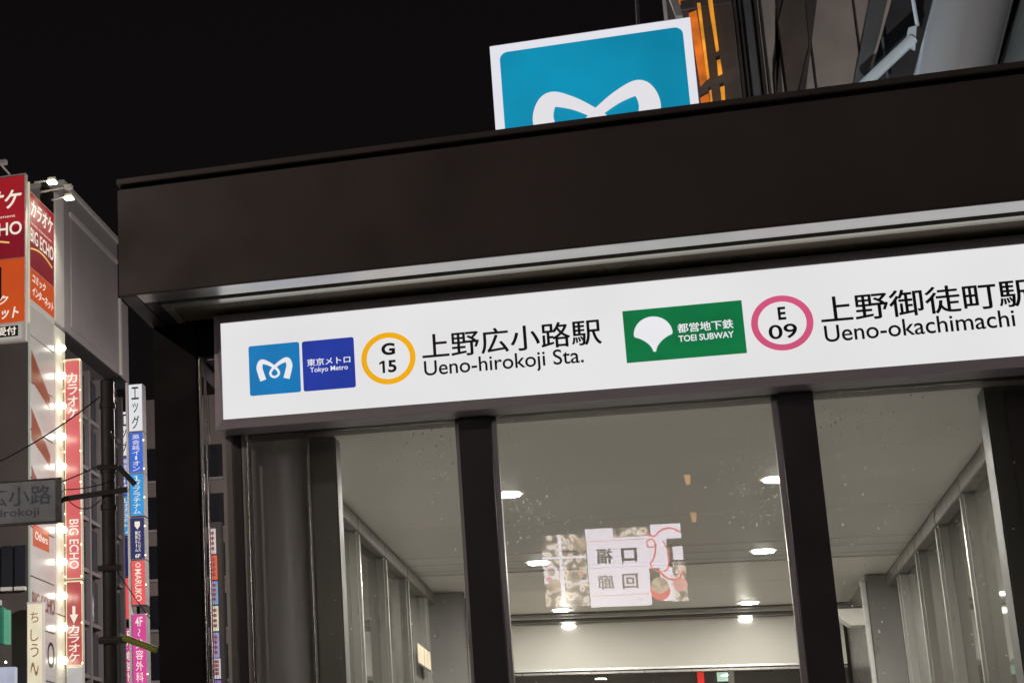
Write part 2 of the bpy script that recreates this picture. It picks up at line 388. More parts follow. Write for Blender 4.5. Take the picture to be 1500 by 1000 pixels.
# ------------------------------------------------------------------ ceiling downlights
def downlight(x, y, where, e, spread=180):
    t = thing('downlight', where, 'ceiling light', (x, y, 2.999), 'round recessed downlights in the passage ceiling')
    rg = bmesh.new(); n = 28
    for i in range(n):
        a0, a1 = 2*math.pi*i/n, 2*math.pi*(i+1)/n
        for (ra, za, rb, zb) in ((.052, 2.9985, .066, 2.9945), (.066, 2.9945, .071, 2.9995)):
            rg.faces.new([rg.verts.new((x+r*math.cos(a), y+r*math.sin(a), z)) for r, a, z in ((ra, a0, za), (rb, a0, zb), (rb, a1, zb), (ra, a1, za))])
    me = bpy.data.meshes.new('rim'); rg.to_mesh(me); rg.free(); link('rim', me, white, t)
    MB().tube((x, y, 2.9905), (x, y, 2.9998), .044, 28, .0515).build('lit_disc', lampw, t)
    light('lamp', 'AREA', (x, y, 2.9885), e, (1, .955, .88), size=.1, parent=t).data.spread = math.radians(spread)
for x, y, lab in ((-.58, 7.74, 'round downlight behind the left mullion, nearest of the left row'),
                  (-.60, 9.76, 'round downlight above the left edge of the mirrored advert, second of the left row'),
                  (-.61, 11.87, 'round downlight under the mirrored advert, farthest of the left row'),
                  (.48, 7.77, 'round downlight cut by the right mullion, nearest of the right row'),
                  (.50, 9.73, 'round downlight right of the mirrored advert, second of the right row'),
                  (.50, 11.86, 'round downlight just before the white bulkhead, farthest of the right row')):
    downlight(x, y, lab, 56 if y < 11 else 2.6, 180)

for pts, lab in (([(-0.642,2.959),(-0.550,2.928)], 'small oval glow standing in for a mirrored downlight on the white bulkhead, left one'), ([(0.444,2.962),(0.530,2.932)], 'small oval glow standing in for a mirrored downlight on the white bulkhead, right one')):
    (a0, c1), (a1, c0) = pts  # glowing ovals put on the board in place of the downlights' mirror image
    t = thing('bulkhead_glow', lab, 'ceiling light', ((a0+a1)/2, 12.35, (c0+c1)/2), 'glowing ovals in place of mirrored downlights on the white bulkhead')
    for nm, k, yy, mm in (('rim', 1.15, 12.3475, beamm), ('lit_disc', 1.0, 12.344, lampw)):
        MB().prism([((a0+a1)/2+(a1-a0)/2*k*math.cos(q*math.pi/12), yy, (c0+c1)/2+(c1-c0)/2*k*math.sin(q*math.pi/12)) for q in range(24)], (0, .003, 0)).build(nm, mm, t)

# small wall speaker at the far end
sp = thing('wall_speaker', 'small pale wedge speaker high on the far right passage wall', 'speaker', (1.05, 11.3, 2.80))
MB().prism([(1.069, 11.2, 2.86), (.93, 11.2, 2.86), (.93, 11.2, 2.82), (.99, 11.2, 2.765), (1.069, 11.2, 2.765)], (0, .16, 0)).build('housing', white, sp, .006)
box('bracket', .94, 1.069, 11.22, 11.34, 2.862, 2.875, beamm, sp)

# ------------------------------------------------------------------ backlit station sign
G = thing('station_sign', 'long white backlit station name sign in a grey metal frame under the canopy', 'sign', (-.15, 6.11, 2.98))
def frame_ring(o, i, yo, yi, m, parent):
    (ox0, ox1, oz0, oz1), (ix0, ix1, iz0, iz1) = o, i
    O = [(ox0, oz0), (ox1, oz0), (ox1, oz1), (ox0, oz1)]; I = [(ix0, iz0), (ix1, iz0), (ix1, iz1), (ix0, iz1)]
    for k in range(4):
        a, b = O[k], O[(k+1) % 4]; c, d = I[(k+1) % 4], I[k]
        q = MB(); yt = lambda z: 6.030 if z == oz1 else yo
        f = [(a[0], yt(a[1]), a[1]), (b[0], yt(b[1]), b[1]), (c[0], yi, c[1]), (d[0], yi, d[1])]; bk = [(x, 6.118, z) for x, _, z in f]
        vs = [q.bm.verts.new(p) for p in f+bk]
        for s in ((0,1,2,3),(7,6,5,4),(0,4,5,1),(1,5,6,2),(2,6,7,3),(3,7,4,0)): q.bm.faces.new([vs[j] for j in s])
        q.build('frame_rail', m, parent)
frame_ring((-1.4335, 2.30, 2.9675, 3.397), (-1.402, 2.27, 3.000, 3.3560), 6.006, 5.996, alu, G)
box('light_face', -1.4015, 2.2695, 6.001, 6.05, 3.0005, 3.3555, signw, G)
YF = 5.9985
p = plate(-1.303, -1.1215, 3.0785, 3.261, .008, YF, emi('sky blue print', (0, 116, 178), 1, .08, 8), G)
p2 = plate(-1.112, -.930, 3.0785, 3.260, .008, YF, emi('navy print', (26, 52, 152), 1, .15, 7), G)
lw = emi('backlit white emblem', (232, 232, 236), 1, .02)
emblem(-1.2120, YF-.001, 3.128, .0645, lw, p, .0008)
ftext('東京メトロ', -1.096, -.945, 3.168, 3.194, YF-.001, lw, p2, .018)
ftext('Tokyo Metro', -1.0865, -.9545, 3.1395, 3.1625, YF-.001, lw, p2, .010)
ring(-.8145, 3.1715, .074, .0925, YF, emi('amber print', (238, 170, 0), 1, .03), G)
ftext('G', -.8365, -.790, 3.183, 3.2265, YF, ink, G, .04)
poly('lettering', [(-.836, 3.1205), (-.8275, 3.1205), (-.8275, 3.1645), (-.8345, 3.1645), (-.846, 3.1585), (-.846, 3.151), (-.836, 3.1555)], YF, .0006, ink, G)
ftext('5', -.817, -.788, 3.1205, 3.1645, YF, ink, G, .03)
ftext('上野広小路駅', -.6975, -.1150, 3.157, 3.244, YF, ink, G, .014)
ftext('Ueno-hirokoji Sta.', -.6955, -.1755, 3.081, 3.1505, YF, ink, G, .008)
gp = plate(-.0425, .3230, 3.083, 3.261, .0008, YF, emi('green print', (0, 112, 62), 1, .12, 8), G)
lf = [(.0465+.060*math.cos(math.radians(a)), 3.1735+.060*math.sin(math.radians(a))) for a in range(0, 181, 10)]
lf += [(-.0105+.000*k, 3.1675) for k in range(1)]
for k in range(1, 9):
    t = k/8; lf.append((-.0105+.0525*(1-(1-t)**1.7), 3.1675-.054*t**1.25))
for k in range(8, -1, -1):
    t = k/8; lf.append((.1035-.0525*(1-(1-t)**1.7), 3.1675-.054*t**1.25))
poly('ginkgo_leaf', lf, YF-.001, .0008, lw, gp)
ftext('都営地下鉄', .1225, .291, 3.1695, 3.2000, YF-.001, lw, gp, .02)
ftext('TOEI SUBWAY', .1225, .290, 3.1385, 3.1600, YF-.001, lw, gp, .02)
ring(.4355, 3.1725, .0715, .0915, YF, emi('rose print', (205, 82, 122), 1, .04), G)
ftext('E', .426, .4495, 3.1825, 3.226, YF, ink, G, .03)
ftext('09', .393, .477, 3.120, 3.168, YF, ink, G, .012)
ftext('上野御徒町駅', .5508, 1.148, 3.1585, 3.245, YF, ink, G, .014)
ftext('Sta.', 1.122, 1.245, 3.0955, 3.1455, YF, ink, G, .008)
ftext('Ueno-okachimachi', .5545, 1.0871, 3.0955, 3.1505, YF, ink, G, .008)
light('sign_glow', 'AREA', (.4, 5.9, 2.9), 0.0001, (1, 1, 1))
bpy.data.objects.remove(bpy.data.objects['sign_glow'])

# ------------------------------------------------------------------ lantern sign on the canopy roof
Ln = thing('roof_sign', 'square blue and white backlit emblem sign standing on the canopy roof', 'sign', (-.08, 6.6, 3.834))
box('cabinet', -.4385, .2805, 6.512, 6.72, 3.80, 4.512, alu, Ln, .003)
box('light_face', -.437, .279, 6.50, 6.511, 3.805, 4.503, emi('roof sign white', (226, 226, 234), 1, .03), Ln)
bl = plate(-.403, .2495, 3.83, 4.470, .030, 6.4975, emi('roof sign blue', (4, 138, 174), 1, .17, 2.2), Ln)
emblem(-.0755, 6.4960, 4.000, .226, emi('roof sign emblem', (226, 224, 228), 1, .02), bl, .0015)
box('support', -.3, .15, 6.55, 6.65, 3.834, 3.86, bronze2, Ln)

# ------------------------------------------------------------------ modern building behind the canopy
tw = thing('modern_building', 'tall modern building with slanted facade bars and grey stone panels behind the canopy', 'building', (3.5, 18, 0))
stone = mat('grey stone cladding', (.30, .275, .26), .55, 0, .12, 3, .05)
rib = mat('dark facade rib', (.06, .055, .055), .45, .3, .2, 3)
slate = mat('blue grey bar', (.13, .145, .16), .4, .4, .15, 3)
silver = mat('polished tube', (.62, .66, .70), .26, .6, .015, 3, stretch=(4, 4, .3))
pale = mat('pale blue painted steel', (.46, .54, .60), .4, 0, .06, 4)
box('core_wall', 1.02, 8.0, 17.2, 24.0, 0, 13, rib, tw)
# stone cladding slabs with open joints
xs = [1.32, 1.75, 2.15, 2.52, 2.90]
for i in range(len(xs)-1):
    for z0 in (5.0, 7.4, 9.6):
        box('stone_panel', xs[i]+.012, xs[i+1]-.012, 17.02, 17.16, z0+.01, z0+(2.38 if z0 < 7 else 2.18), stone, tw, .004)
for i in range(9):
    x = .98+.045*i
    box('facade_rib', x, x+.018, 16.9-.01*(i % 3), 17.19, 4.5, 12, rib, tw)
box('facade_rib', 1.19, 1.25, 16.7, 17.19, 4.5, 12, slate, tw)
# slanted bars in front of the panels
poly('slanted_bar', [(1.469,9.138),(1.537,9.126),(1.371,8.385),(1.366,8.162),(1.426,8.187),(1.451,8.906)], 16.6, .2, rib, tw)
poly('slanted_bar', [(1.516,9.082),(1.719,9.046),(1.690,8.588),(1.602,8.119),(1.459,8.167),(1.450,8.874)], 16.5, .3, mat('brown facade bar', (.075, .062, .055), .5, 0, .2, 3), tw)
poly('slanted_bar', [(1.687,9.005),(1.781,8.988),(1.585,8.067),(1.524,8.076),(1.675,8.560)], 16.4, .1, rib, tw)
poly('slanted_bar', [(2.205,8.913),(2.346,8.889),(2.238,8.507),(2.075,8.123),(1.985,8.111),(2.148,8.695)], 16.4, .25, slate, tw)
poly('bar_edge', [(2.339,8.866),(2.371,8.860),(2.260,8.547),(2.155,8.247),(2.135,8.263),(2.245,8.563)], 16.35, .06, stone, tw)
poly('dark_panel', [(2.389,8.952),(2.756,8.887),(2.461,8.126),(2.068,8.147)], 16.55, .1, mat('dark slate panel', (.045, .048, .055), .45, .2, .2, 3), tw)  # dark panel filling the facade between bar and tube
poly('thin_rod', [(2.244,8.494),(2.260,8.491),(2.261,8.065),(2.240,8.068)], 16.3, .03, slate, tw)
a, b = [(2.454,8.421),(2.422,8.284)]
MB().prism([(x, 16.0, z) for x, z in [(2.423,8.426),(2.487,8.435),(2.452,8.215),(2.413,8.247),(2.387,8.303)]], (0, .05, 0)).build('gusset_plate', pale, tw, .004)
q0, q1 = [(2.445,8.322),(2.001,7.936)]
MB().tube((q0[0], 16.02, q0[1]), (q1[0], 16.02, q1[1]), .048, 16).build('strut', pale, tw, smooth=True)
q0, q1 = [(2.488,8.749),(2.495,8.436)]
MB().tube((q0[0], 16.02, q0[1]), (q1[0], 16.02, q1[1]), .016, 8).build('tie_rod', pale, tw, smooth=True)
q0, q1 = [(2.959,8.801),(2.547,7.820)]
MB().tube((q0[0]+.18, 15.9, q0[1]+.4), (q1[0]-.62, 15.9, q1[1]-2.2), .30, 48).build('big_tube', silver, tw, smooth=True)
q0, q1 = [(3.533,8.941),(3.115,8.024)]
MB().tube((q0[0]+.3, 16.4, q0[1]+.4), (q1[0]-.6, 16.4, q1[1]-2.0), .2, 32).build('big_tube', mat('dull tube', (.3, .36, .38), .4, .6, .1, 3), tw, smooth=True)
# amber lit stair window at its left edge
amber = emi('amber window light', (226, 112, 22), .72, .5, 5); ambery = emi('yellow window light', (250, 160, 40), .85, .4, 5)
tb = thing('lit_tower', 'narrow dark building with amber lit windows right of the roof sign', 'building', (.75, 16.5, 0))
box('wall', .50, 1.05, 16.03, 17.1, 0, 13, mat('brown tower wall', (.05, .042, .038), .6, 0, .2, 2), tb)
poly('corner_post', [(0.491,9.164),(0.572,9.149),(0.623,8.799),(0.566,8.809)], 15.9, .08, mat('dim post', (.16, .15, .14), .5), tb)
for pl, mm in (([(0.576,9.066),(0.720,9.041),(0.714,8.980),(0.584,8.956)], amber), ([(0.680,8.857),(0.745,8.873),(0.776,8.204),(0.714,8.141)], amber),
               ([(0.703,8.024),(0.775,8.059),(0.777,7.841),(0.710,7.851)], amber), ([(0.756,8.926),(0.784,8.921),(0.793,8.195),(0.774,8.178)], ambery),
               ([(0.849,8.936),(0.885,8.950),(0.895,8.444),(0.872,8.435)], ambery), ([(0.869,8.342),(0.898,8.351),(0.903,8.217),(0.867,8.203)], ambery),
               ([(0.873,8.083),(0.908,8.091),(0.900,7.888),(0.873,7.893)], ambery), ([(0.781,8.064),(0.798,8.068),(0.797,7.871),(0.780,7.874)], ambery)):
    poly('lit_window', pl, 15.99 if mm is amber else 15.95, .03, mm, tb)
for (z0, z1) in ((12.2, 12.28), (10.85, 10.93), (9.9, 9.98)):
    box('floor_band', .62, 1.04, 15.97, 16.02, z0-1, z1-1, rib, tb)
q0, q1 = [(0.356,12.076),(0.326,11.327)]
an = MB().tube((q0[0], 22, q0[1]), (q1[0], 22, q1[1]), .022, 8).build('antenna_mast', mat('mast grey', (.2, .2, .2), .5), None, smooth=True)
tag(an, 'thin grey mast rising behind the roof sign near its upper right corner', 'mast')
# hidden flood lights added to brighten the facade and the tube
for i, (x, y, z, e, tgt, c) in enumerate(((.9, 11.0, 3.95, 900, (2.0, 17, 8.6), (1, .92, .86)), (-2.6, 15.6, 6.4, 680, (2.5, 16, 8.7), (.80, .92, 1.0)))):
    fl = thing('added_floodlight', ('small hidden floodlight added on the canopy roof to brighten the stone panels', 'hidden floodlight added on a thin post behind the entrance to brighten the polished tube')[i], 'floodlight', (x, y, 3.834 if i == 0 else 0))
    MB().box(x-.09, x+.09, y-.05, y+.05, z-.08, z).build('housing', rib, fl, .006)
    MB().box(x-.025, x+.025, y-.025, y+.025, 3.834 if i == 0 else 0, z-.08).build('stem', rib, fl)
    light('lamp', 'SPOT', (x, y+.08, z+.03), e, c, tgt, .05, 70, .8, parent=fl)


# ------------------------------------------------------------------ karaoke building across the street
K = thing('karaoke_building', 'grey building at the left edge covered in red karaoke signs and bulb columns', 'building', (-16, 36, 0))
kw = mat('grey side wall', (.29, .272, .272), .65, 0, .08, .6)
kf = mat('brown grey front wall', (.055, .047, .043), .6, 0, .15, .7)
trimg = mat('pale wall trim', (.5, .49, .46), .6, 0, .08, 1)
win = mat('dark window glass', (.02, .022, .028), .12, 0, .2, 1, spec=.8)
XB = -11.398
box('wall', -24, XB-.02, 34.25, 38.37, 12.05, 15.35, kw, K)
box('wall', -24, XB-.02, 32.2, 34.245, 12.05, 14.45, kw, K)
box('wall_trim', XB-.018, XB+.0, 34.26, 34.62, 12.1, 15.3, kw, K)
box('wall', -24, XB-.02, 38.375, 39.19, 12.05, 14.0, kw, K)
box('wall', -24, XB-.30, 32.2, 39.10, 0, 12.0, kf, K)
box('cornice', -24, XB+.04, 34.2, 38.45, 15.352, 15.45, trimg, K)
box('cornice', -24, XB+.03, 34.3, 39.2, 11.98, 12.04, dark, K)
MB().box(XB-.018, XB+.02, 33.66, 34.22, 12.1, 15.0).build('pilaster', trimg, K)
box('wall_panel', XB-.018, XB+.012, 34.75, 38.2, 12.25, 14.75, kw, K, .01)
box('wall_trim', XB-.018, XB+.03, 34.7, 38.25, 14.78, 14.88, trimg, K)
box('wall_trim', XB-.018, XB+.03, 38.39, 38.5, 12.1, 13.98, trimg, K)
# side windows with frames in a grid
kp = mat('dull pier paint', (.13, .12, .118), .6, 0, .1, 1)
for j, (ya, yb) in enumerate(((34.85, 35.45), (35.6, 36.3), (36.45, 37.15), (37.3, 38.0), (38.15, 38.85))):
    box('wall_pier', XB-.29, XB-.12, yb+.02, yb+.13, 4.2, 11.7, kp, K)
    for r in range(6):
        z0 = 5.0+1.13*r
        wd = box('window', XB-.298, XB-.22, ya, yb, z0, z0+.92, win, K)
        box('sill', XB-.298, XB-.14, ya, yb, z0-.1, z0-.02, kp, wd)
# front wall windows low at the left edge
for i in range(3):
    x0 = -12.22+.28*i
    wd = box('window', x0, x0+.22, 31.93, 32.0, 6.3, 7.1, win, K)
    box('sill', x0, x0+.22, 31.88, 31.99, 6.22, 6.29, trimg, wd)
box('wall', -24, XB-.02, 32.01, 32.19, 0, 14.45, kf, K)
box('ledge', -12.6, XB-.1, 31.8, 32.0, 7.55, 7.62, trimg, K)
box('ledge', -12.6, XB-.55, 31.7, 32.0, 5.95, 6.05, trimg, K)

redm = emi('red sign face', (168, 26, 38), .8, .12, .9); redd = emi('deep red sign face', (134, 14, 32), .8, .1, .9)
orm = emi('orange sign face', (206, 78, 24), .85, .1, .9); pinkr = emi('bright red strip', (206, 84, 88), 1, .08, 1.2)
txw = emi('sign lettering white', (238, 226, 210), 1, .03); bulb = emi('bulb glow', (255, 250, 214), 14, 0); smallb = emi('small bulb glow', (255, 225, 150), 4, 0)
gold = emi('gold swoosh', (240, 190, 110), 1, .02)
cap = emi('caption strip', (180, 176, 165), .8, .05)
# front billboard
F = thing('front_billboard', 'wide red over orange karaoke billboard facing the street at the far left edge', 'billboard', (-12.3, 31.9, 11.2))
box('frame', -13.6, -11.41, 31.86, 31.99, 11.2, 14.75, trimg, F)
box('red_panel', -13.6, -11.43, 31.84, 31.858, 13.62, 14.70, redm, F)
box('red_panel', -13.6, -11.43, 31.84, 31.858, 12.95, 13.618, redd, F)
box('orange_panel', -13.6, -11.43, 31.84, 31.858, 11.60, 12.93, orm, F)
box('caption_panel', -13.6, -11.5, 31.84, 31.858, 11.26, 11.56, cap, F)
box('caption_plate', -13.0, -11.56, 31.825, 31.839, 11.30, 11.52, ink, F)
box('dark_window', -12.6, -11.92, 31.825, 31.839, 12.1, 12.78, win, F)
ftext('カラオケ', -12.95, -11.52, 14.02, 14.40, 31.83, txw, F, .03, shear=.25)
ftext('karaoke entertainment', -13.0, -11.62, 13.82, 13.88, 31.83, txw, F)
ftext('BIG ECHO', -13.05, -11.48, 13.44, 13.72, 31.83, txw, F, .015)
sw = [(-13.4+1.65*t/10, 13.33+.10*math.sin(math.pi*t/10)-.03*t/10) for t in range(11)]
poly('swoosh', sw+[(x, z-.035) for x, z in sw[::-1]], 31.83, .005, gold, F)
ftext('コミック', -12.75, -11.78, 11.98, 12.17, 31.83, txw, F, .03, shear=.2)
ftext('インターネット', -13.0, -11.55, 11.68, 11.92, 31.83, txw, F, .03, shear=.2)
ftext('8F受付', -12.2, -11.6, 11.33, 11.50, 31.82, txw, F, .03)
# side billboard
def stext(body, y0, y1, z0, z1, m, parent, off=0.0, shear=0.0, x=XB+.02, rot=0):
    return text(body, (x, (y0+y1)/2, (z0+z1)/2), FY, FZ, y1-y0, z1-z0, m, parent, off, rot, shear)
F2 = thing('side_billboard', 'red over orange karaoke billboard on the receding side wall beside the white pilaster', 'billboard', (XB+.1, 32.8, 12.0))
box('frame', XB-.0195, XB, 32.02, 33.62, 12.0, 14.45, trimg, F2)
box('red_panel', XB+.001, XB+.01, 32.05, 33.58, 13.55, 14.42, redm, F2)
box('red_panel', XB+.001, XB+.01, 32.05, 33.58, 12.82, 13.548, redd, F2)
box('orange_panel', XB+.001, XB+.01, 32.05, 33.58, 12.14, 12.80, orm, F2)
box('caption_panel', XB+.001, XB+.01, 32.1, 33.6, 12.02, 12.12, cap, F2)
box('edge_light', XB-.01, XB+.03, 31.985, 32.015, 11.6, 14.6, emi('edge tube', (225, 215, 185), .7, .1), F2)
stext('カラオケ', 32.12, 33.48, 13.92, 14.28, txw, F2, .03, .2)
stext('karaoke entertainment', 32.1, 33.4, 13.74, 13.80, txw, F2)
stext('BIG ECHO', 32.08, 33.52, 13.36, 13.66, txw, F2, .015)
sw = [(32.1+1.35*t/10, 13.22+.10*math.sin(math.pi*t/10)) for t in range(11)]
sidepoly('swoosh', sw+[(y, z-.035) for y, z in sw[::-1]], XB+.012, .005, gold, F2)
stext('コミック', 32.2, 33.0, 12.52, 12.70, txw, F2, .03, .2)
stext('インターネット', 32.2, 33.5, 12.24, 12.44, txw, F2, .03, .2)
# boom flood lights over the billboards
def boom(p0, p1, on, lab):
    t = thing('sign_floodlight', lab, 'floodlight', p0, 'floodlights on booms over the billboards')
    MB().tube(p0, p1, .022, 8).build('boom', trimg, t)
    MB().box(p1[0]+.0, p1[0]+.16, p1[1]-.07, p1[1]+.07, p1[2]-.045, p1[2]+.045).build('housing', trimg, t, .01)
    if on:
        MB().box(p1[0]+.0, p1[0]+.17, p1[1]-.10, p1[1]+.07, p1[2]-.075, p1[2]-.046).build('lamp_face', bulb, t)
        light('lamp', 'SPOT', (p1[0]+.1, p1[1], p1[2]-.12), 130, (1, .95, .8), (XB, 32.9, 13.0), .06, 110, .8, parent=t)
boom((XB+.1, 32.1, 14.62), (XB+.40, 32.1, 14.62), True, 'lit floodlight on the upper boom above the red side billboard')
boom((XB+.1, 32.5, 14.55), (XB+.62, 32.5, 14.58), False, 'unlit middle boom lamp above the red side billboard')
boom((XB+.1, 33.2, 14.62), (XB+.40, 33.2, 14.66), True, 'lit floodlight on the lower boom beside the white pilaster top')
boom((-11.75, 31.9, 14.76), (-11.92, 31.7, 14.98), False, 'small unlit spotlight on top of the front billboard')
# bulb column and panel under the side billboard
B = thing('bulb_column', 'white panel column lined with large glowing bulbs below the side billboard', 'sign column', (XB+.05, 33, 4))
panelw = mat('white enamel panel', (.46, .46, .44), .22, 0, .06, 1.5, .03); bandw = mat('cream enamel band', (.6, .6, .52), .5, 0, .05, 1.5)
zs = [4.6+.97*i for i in range(8)]
for i, z0 in enumerate([3.6+.97*k for k in range(9)]):
    box('enamel_panel', XB-.1, XB+.03, 32.03, 33.50, z0+.012, min(z0+.958, 11.98), panelw, B, .006)
for z0, z1 in ((3.0, 5.95), (5.97, 8.6), (8.62, 11.98)):
    box('bulb_band', XB-.1, XB+.04, 33.53, 34.20, z0, z1, bandw, B, .01)
box('edge_tube', XB-.01, XB+.025, 32.0, 32.028, 3.0, 11.9, emi('edge tube green', (195, 205, 185), .5, .1), B)
bulb_me = None
for y in (498, 544, 590, 636, 682, 775, 823, 873, 920, 968):
    (yy, z), = [(33.82, 1.55+(11.9-1.55)*1.0)] if False else [(33.84, None)]
    z = {498:11.55, 544:10.95, 590:10.30, 636:9.65, 682:9.02, 775:7.70, 823:7.04, 873:6.35, 920:5.70, 968:5.05}[y]
    if bulb_me is None:
        o = MB().ball((0, 0, 0), .072, 2).build('bulb', bulb, None, smooth=True); bulb_me = o.data; bpy.data.objects.remove(o)
    o = link('bulb', bulb_me, None, B); o.matrix_parent_inverse = Matrix.Identity(4); o.location = Vector((XB+.10, 33.84, z))-Vector(B.location)
    l = light('glow', 'POINT', (XB+.22, 33.78, z), 1.7, (1, .95, .78), None, .06, parent=B)
stripe = emi('orange banner', (140, 66, 34), .8, .12, 1.5)
for zt in (11.05, 9.85, 8.68):
    sidepoly('orange_banner', [(32.08, zt), (33.2, zt-.18-.55), (33.2, zt-.95), (32.08, zt-.62)], XB+.031, .008, stripe, B)
sidepoly('orange_banner', [(32.15, 7.55), (33.1, 7.55), (33.1, 7.12), (32.15, 7.12)], XB+.031, .008, orm, B)
stext('Others', 32.25, 33.0, 7.26, 7.42, txw, B, .02, x=XB+.045)
stext('BIG ECHO', 32.1, 33.45, 5.90, 6.22, emi('dull red lettering', (120, 50, 40), .8, .05), B, .02, x=XB+.036)
stext('O', 33.0, 33.42, 4.85, 5.35, ink, B, .0, x=XB+.036)
# red blade sign
def blade(name, lab, cat, x0, x1, y, parts, th=.16, group=None, lamp=False, sideglow=None):
    zs_ = [p[0] for p in parts]+[p[1] for p in parts]
    t = thing(name, lab, cat, ((x0+x1)/2, y, min(zs_)), group)
    box('cabinet', x0, x1, y+.012, y+th, min(zs_)-.02, max(zs_)+.02, sideglow or trimg, t)
    for z0, z1, m in parts: box('face', x0+.015, x1-.015, y, y+.0118, z0, z1-.02, m, t)
    return t
R1 = blade('karaoke_blade_sign', 'tall thin red karaoke blade sign outlined with small bulbs', 'sign', -11.305, -10.975, 34, [(6.72, 11.31, pinkr)])
vtext('カラオケ', -11.24, -11.03, 10.05, 11.05, 33.99, txw, R1, .03)
text('BIG ECHO', (-11.125, 33.99, 7.42), FX, FZ, .20, 1.02, txw, R1, .015, rot=1)
R2 = blade('karaoke_arrow_sign', 'red karaoke blade sign with a white down arrow, below the tall thin one', 'sign', -11.305, -10.975, 34, [(4.98, 6.66, emi('red sign face lower', (176, 52, 58), 1, .2, 2))])
poly('arrow', [(-11.14, 6.15), (-11.17, 6.15), (-11.17, 5.98), (-11.23, 5.98), (-11.14, 5.80), (-11.05, 5.98), (-11.11, 5.98), (-11.11, 6.15)], 33.985, .01, txw, R2)
vtext('カラオケ', -11.25, -11.03, 5.03, 5.78, 33.985, txw, R2, .03)
R3 = blade('white_blade_sign', 'blank pale grey blade panel under the red arrow sign', 'sign', -11.305, -10.975, 34, [(3.2, 4.94, emi('pale blank face', (176, 172, 170), 1, .05))])
sb = None
for z0, z1, T in ((6.75, 11.3, R1), (5.0, 6.62, R2)):
    n = int((z1-z0)/.57)
    for i in range(n+1):
        for xx in (-11.312, -10.968):
            if sb is None:
                o = MB().ball((0, 0, 0), .020, 1).build('small_bulb', smallb, None); sb = o.data; bpy.data.objects.remove(o)
            o = link('small_bulb', sb, None, T); o.matrix_parent_inverse = Matrix.Identity(4); o.location = Vector((xx, 33.98, z0+(z1-z0)*i/n))-Vector(T.location)
    glow = emi('outline tube', (250, 215, 160), 1.1, .25, 4)
    box('outline_tube', -11.310, -11.304, 33.99, 34.02, z0-.03, z1+.03, glow, T); box('outline_tube', -10.976, -10.970, 33.99, 34.02, z0-.03, z1+.03, glow, T)
    box('outline_tube', -11.305, -10.975, 33.99, 34.005, z1+.02, z1+.035, glow, T)
    box('outline_tube', -11.305, -10.975, 33.99, 34.005, z0-.045, z0-.03, glow, T)
# cream vertical script sign low in front
C = blade('script_lantern_sign', 'glowing cream vertical lantern sign with brush script low beside the bulb column', 'sign', -11.30, -10.98, 31.6, [(3.6, 5.92, emi('cream lantern', (244, 232, 200), .85, .12, 2))])
for i, (a, b) in enumerate(((5.55, 5.75), (5.2, 5.42), (4.9, 5.15), (4.55, 4.8))):
    text('ちしう〜'[i], (-11.14, 31.59, (a+b)/2), FX, FZ, .16, b-a, emi('brush script', (150, 105, 70), .8, .05), C, -.005)

# ------------------------------------------------------------------ stacked tenant sign
T1 = thing('tenant_sign_stack', 'tall stack of white, blue, navy, red and magenta tenant signs right of the pole', 'sign', (-10.93, 38, 4.9))
SP = [(10.63, 11.75, emi('tenant white', (222, 222, 226), 1, .04), 'エッグ', ink), (9.66, 10.61, emi('tenant blue', (48, 100, 205), 1, .06), '英会話イーオン', txw),
      (8.67, 9.65, emi('tenant sky', (36, 146, 212), 1, .06), '１ゼプラチナム', txw), (7.68, 8.64, emi('tenant navy', (24, 34, 92), 1, .06), '', txw),
      (6.66, 7.66, emi('tenant red', (228, 84, 84), 1, .05), '', txw), (4.9, 6.46, emi('tenant magenta', (208, 62, 146), 1, .06), '4F〜美容外科', txw)]
def stack(T, x0, x1, y, letters=True):
    for z0, z1, m, s, tm in SP:
        box('cabinet', x0-.012, x1+.012, y+.012, y+.3, z0, z1, mat('stack frame', (.3, .3, .3), .5), T)
        box('face', x0, x1, y, y+.0118, z0+.015, z1-.015, m, T)
        if s and letters:
            ch = list(s) if not s.startswith('4F') else ['4F', '〜', '美', '容', '外', '科']
            top = z1-.05; bot = z0+.04
            vtext(ch, x0+.07, x1-.07, bot, top, y-.01, tm, T, .01)
stack(T1, -11.085, -10.775, 38)
text('MARUKO', (-10.93, 37.99, 7.10), FX, FZ, .15, .72, txw, T1, .015, rot=1)
text('◎', (-10.93, 37.99, 7.55), FX, FZ, .12, .12, txw, T1)
poly('crest', [(-10.99, 8.54), (-10.87, 8.54), (-10.87, 8.44), (-10.93, 8.36), (-10.99, 8.44)], 37.985, .01, txw, T1)
vtext('個別ルーム', -10.985, -10.93, 7.85, 8.33, 37.99, txw, T1, .02); vtext('クラブハウス', -10.92, -10.86, 7.85, 8.33, 37.99, txw, T1, .02)
text('6F', (-10.93, 37.99, 7.76), FX, FZ, .12, .09, txw, T1, .03)
box('side_rail', -11.16, -11.11, 38.0, 38.2, 3.5, 11.8, trimg, T1)
for i in range(9):
    o = link('small_bulb', sb, None, T1); o.matrix_parent_inverse = Matrix.Identity(4); o.location = Vector((-10.74, 37.95, 10.4-i*.66))-Vector(T1.location)
T2 = thing('tenant_sign_stack', 'second tenant sign stack mostly hidden behind the dark utility pole', 'sign', (-11.9, 40.5, 4.9))
stack(T2, -12.12, -11.80, 40.5, True)
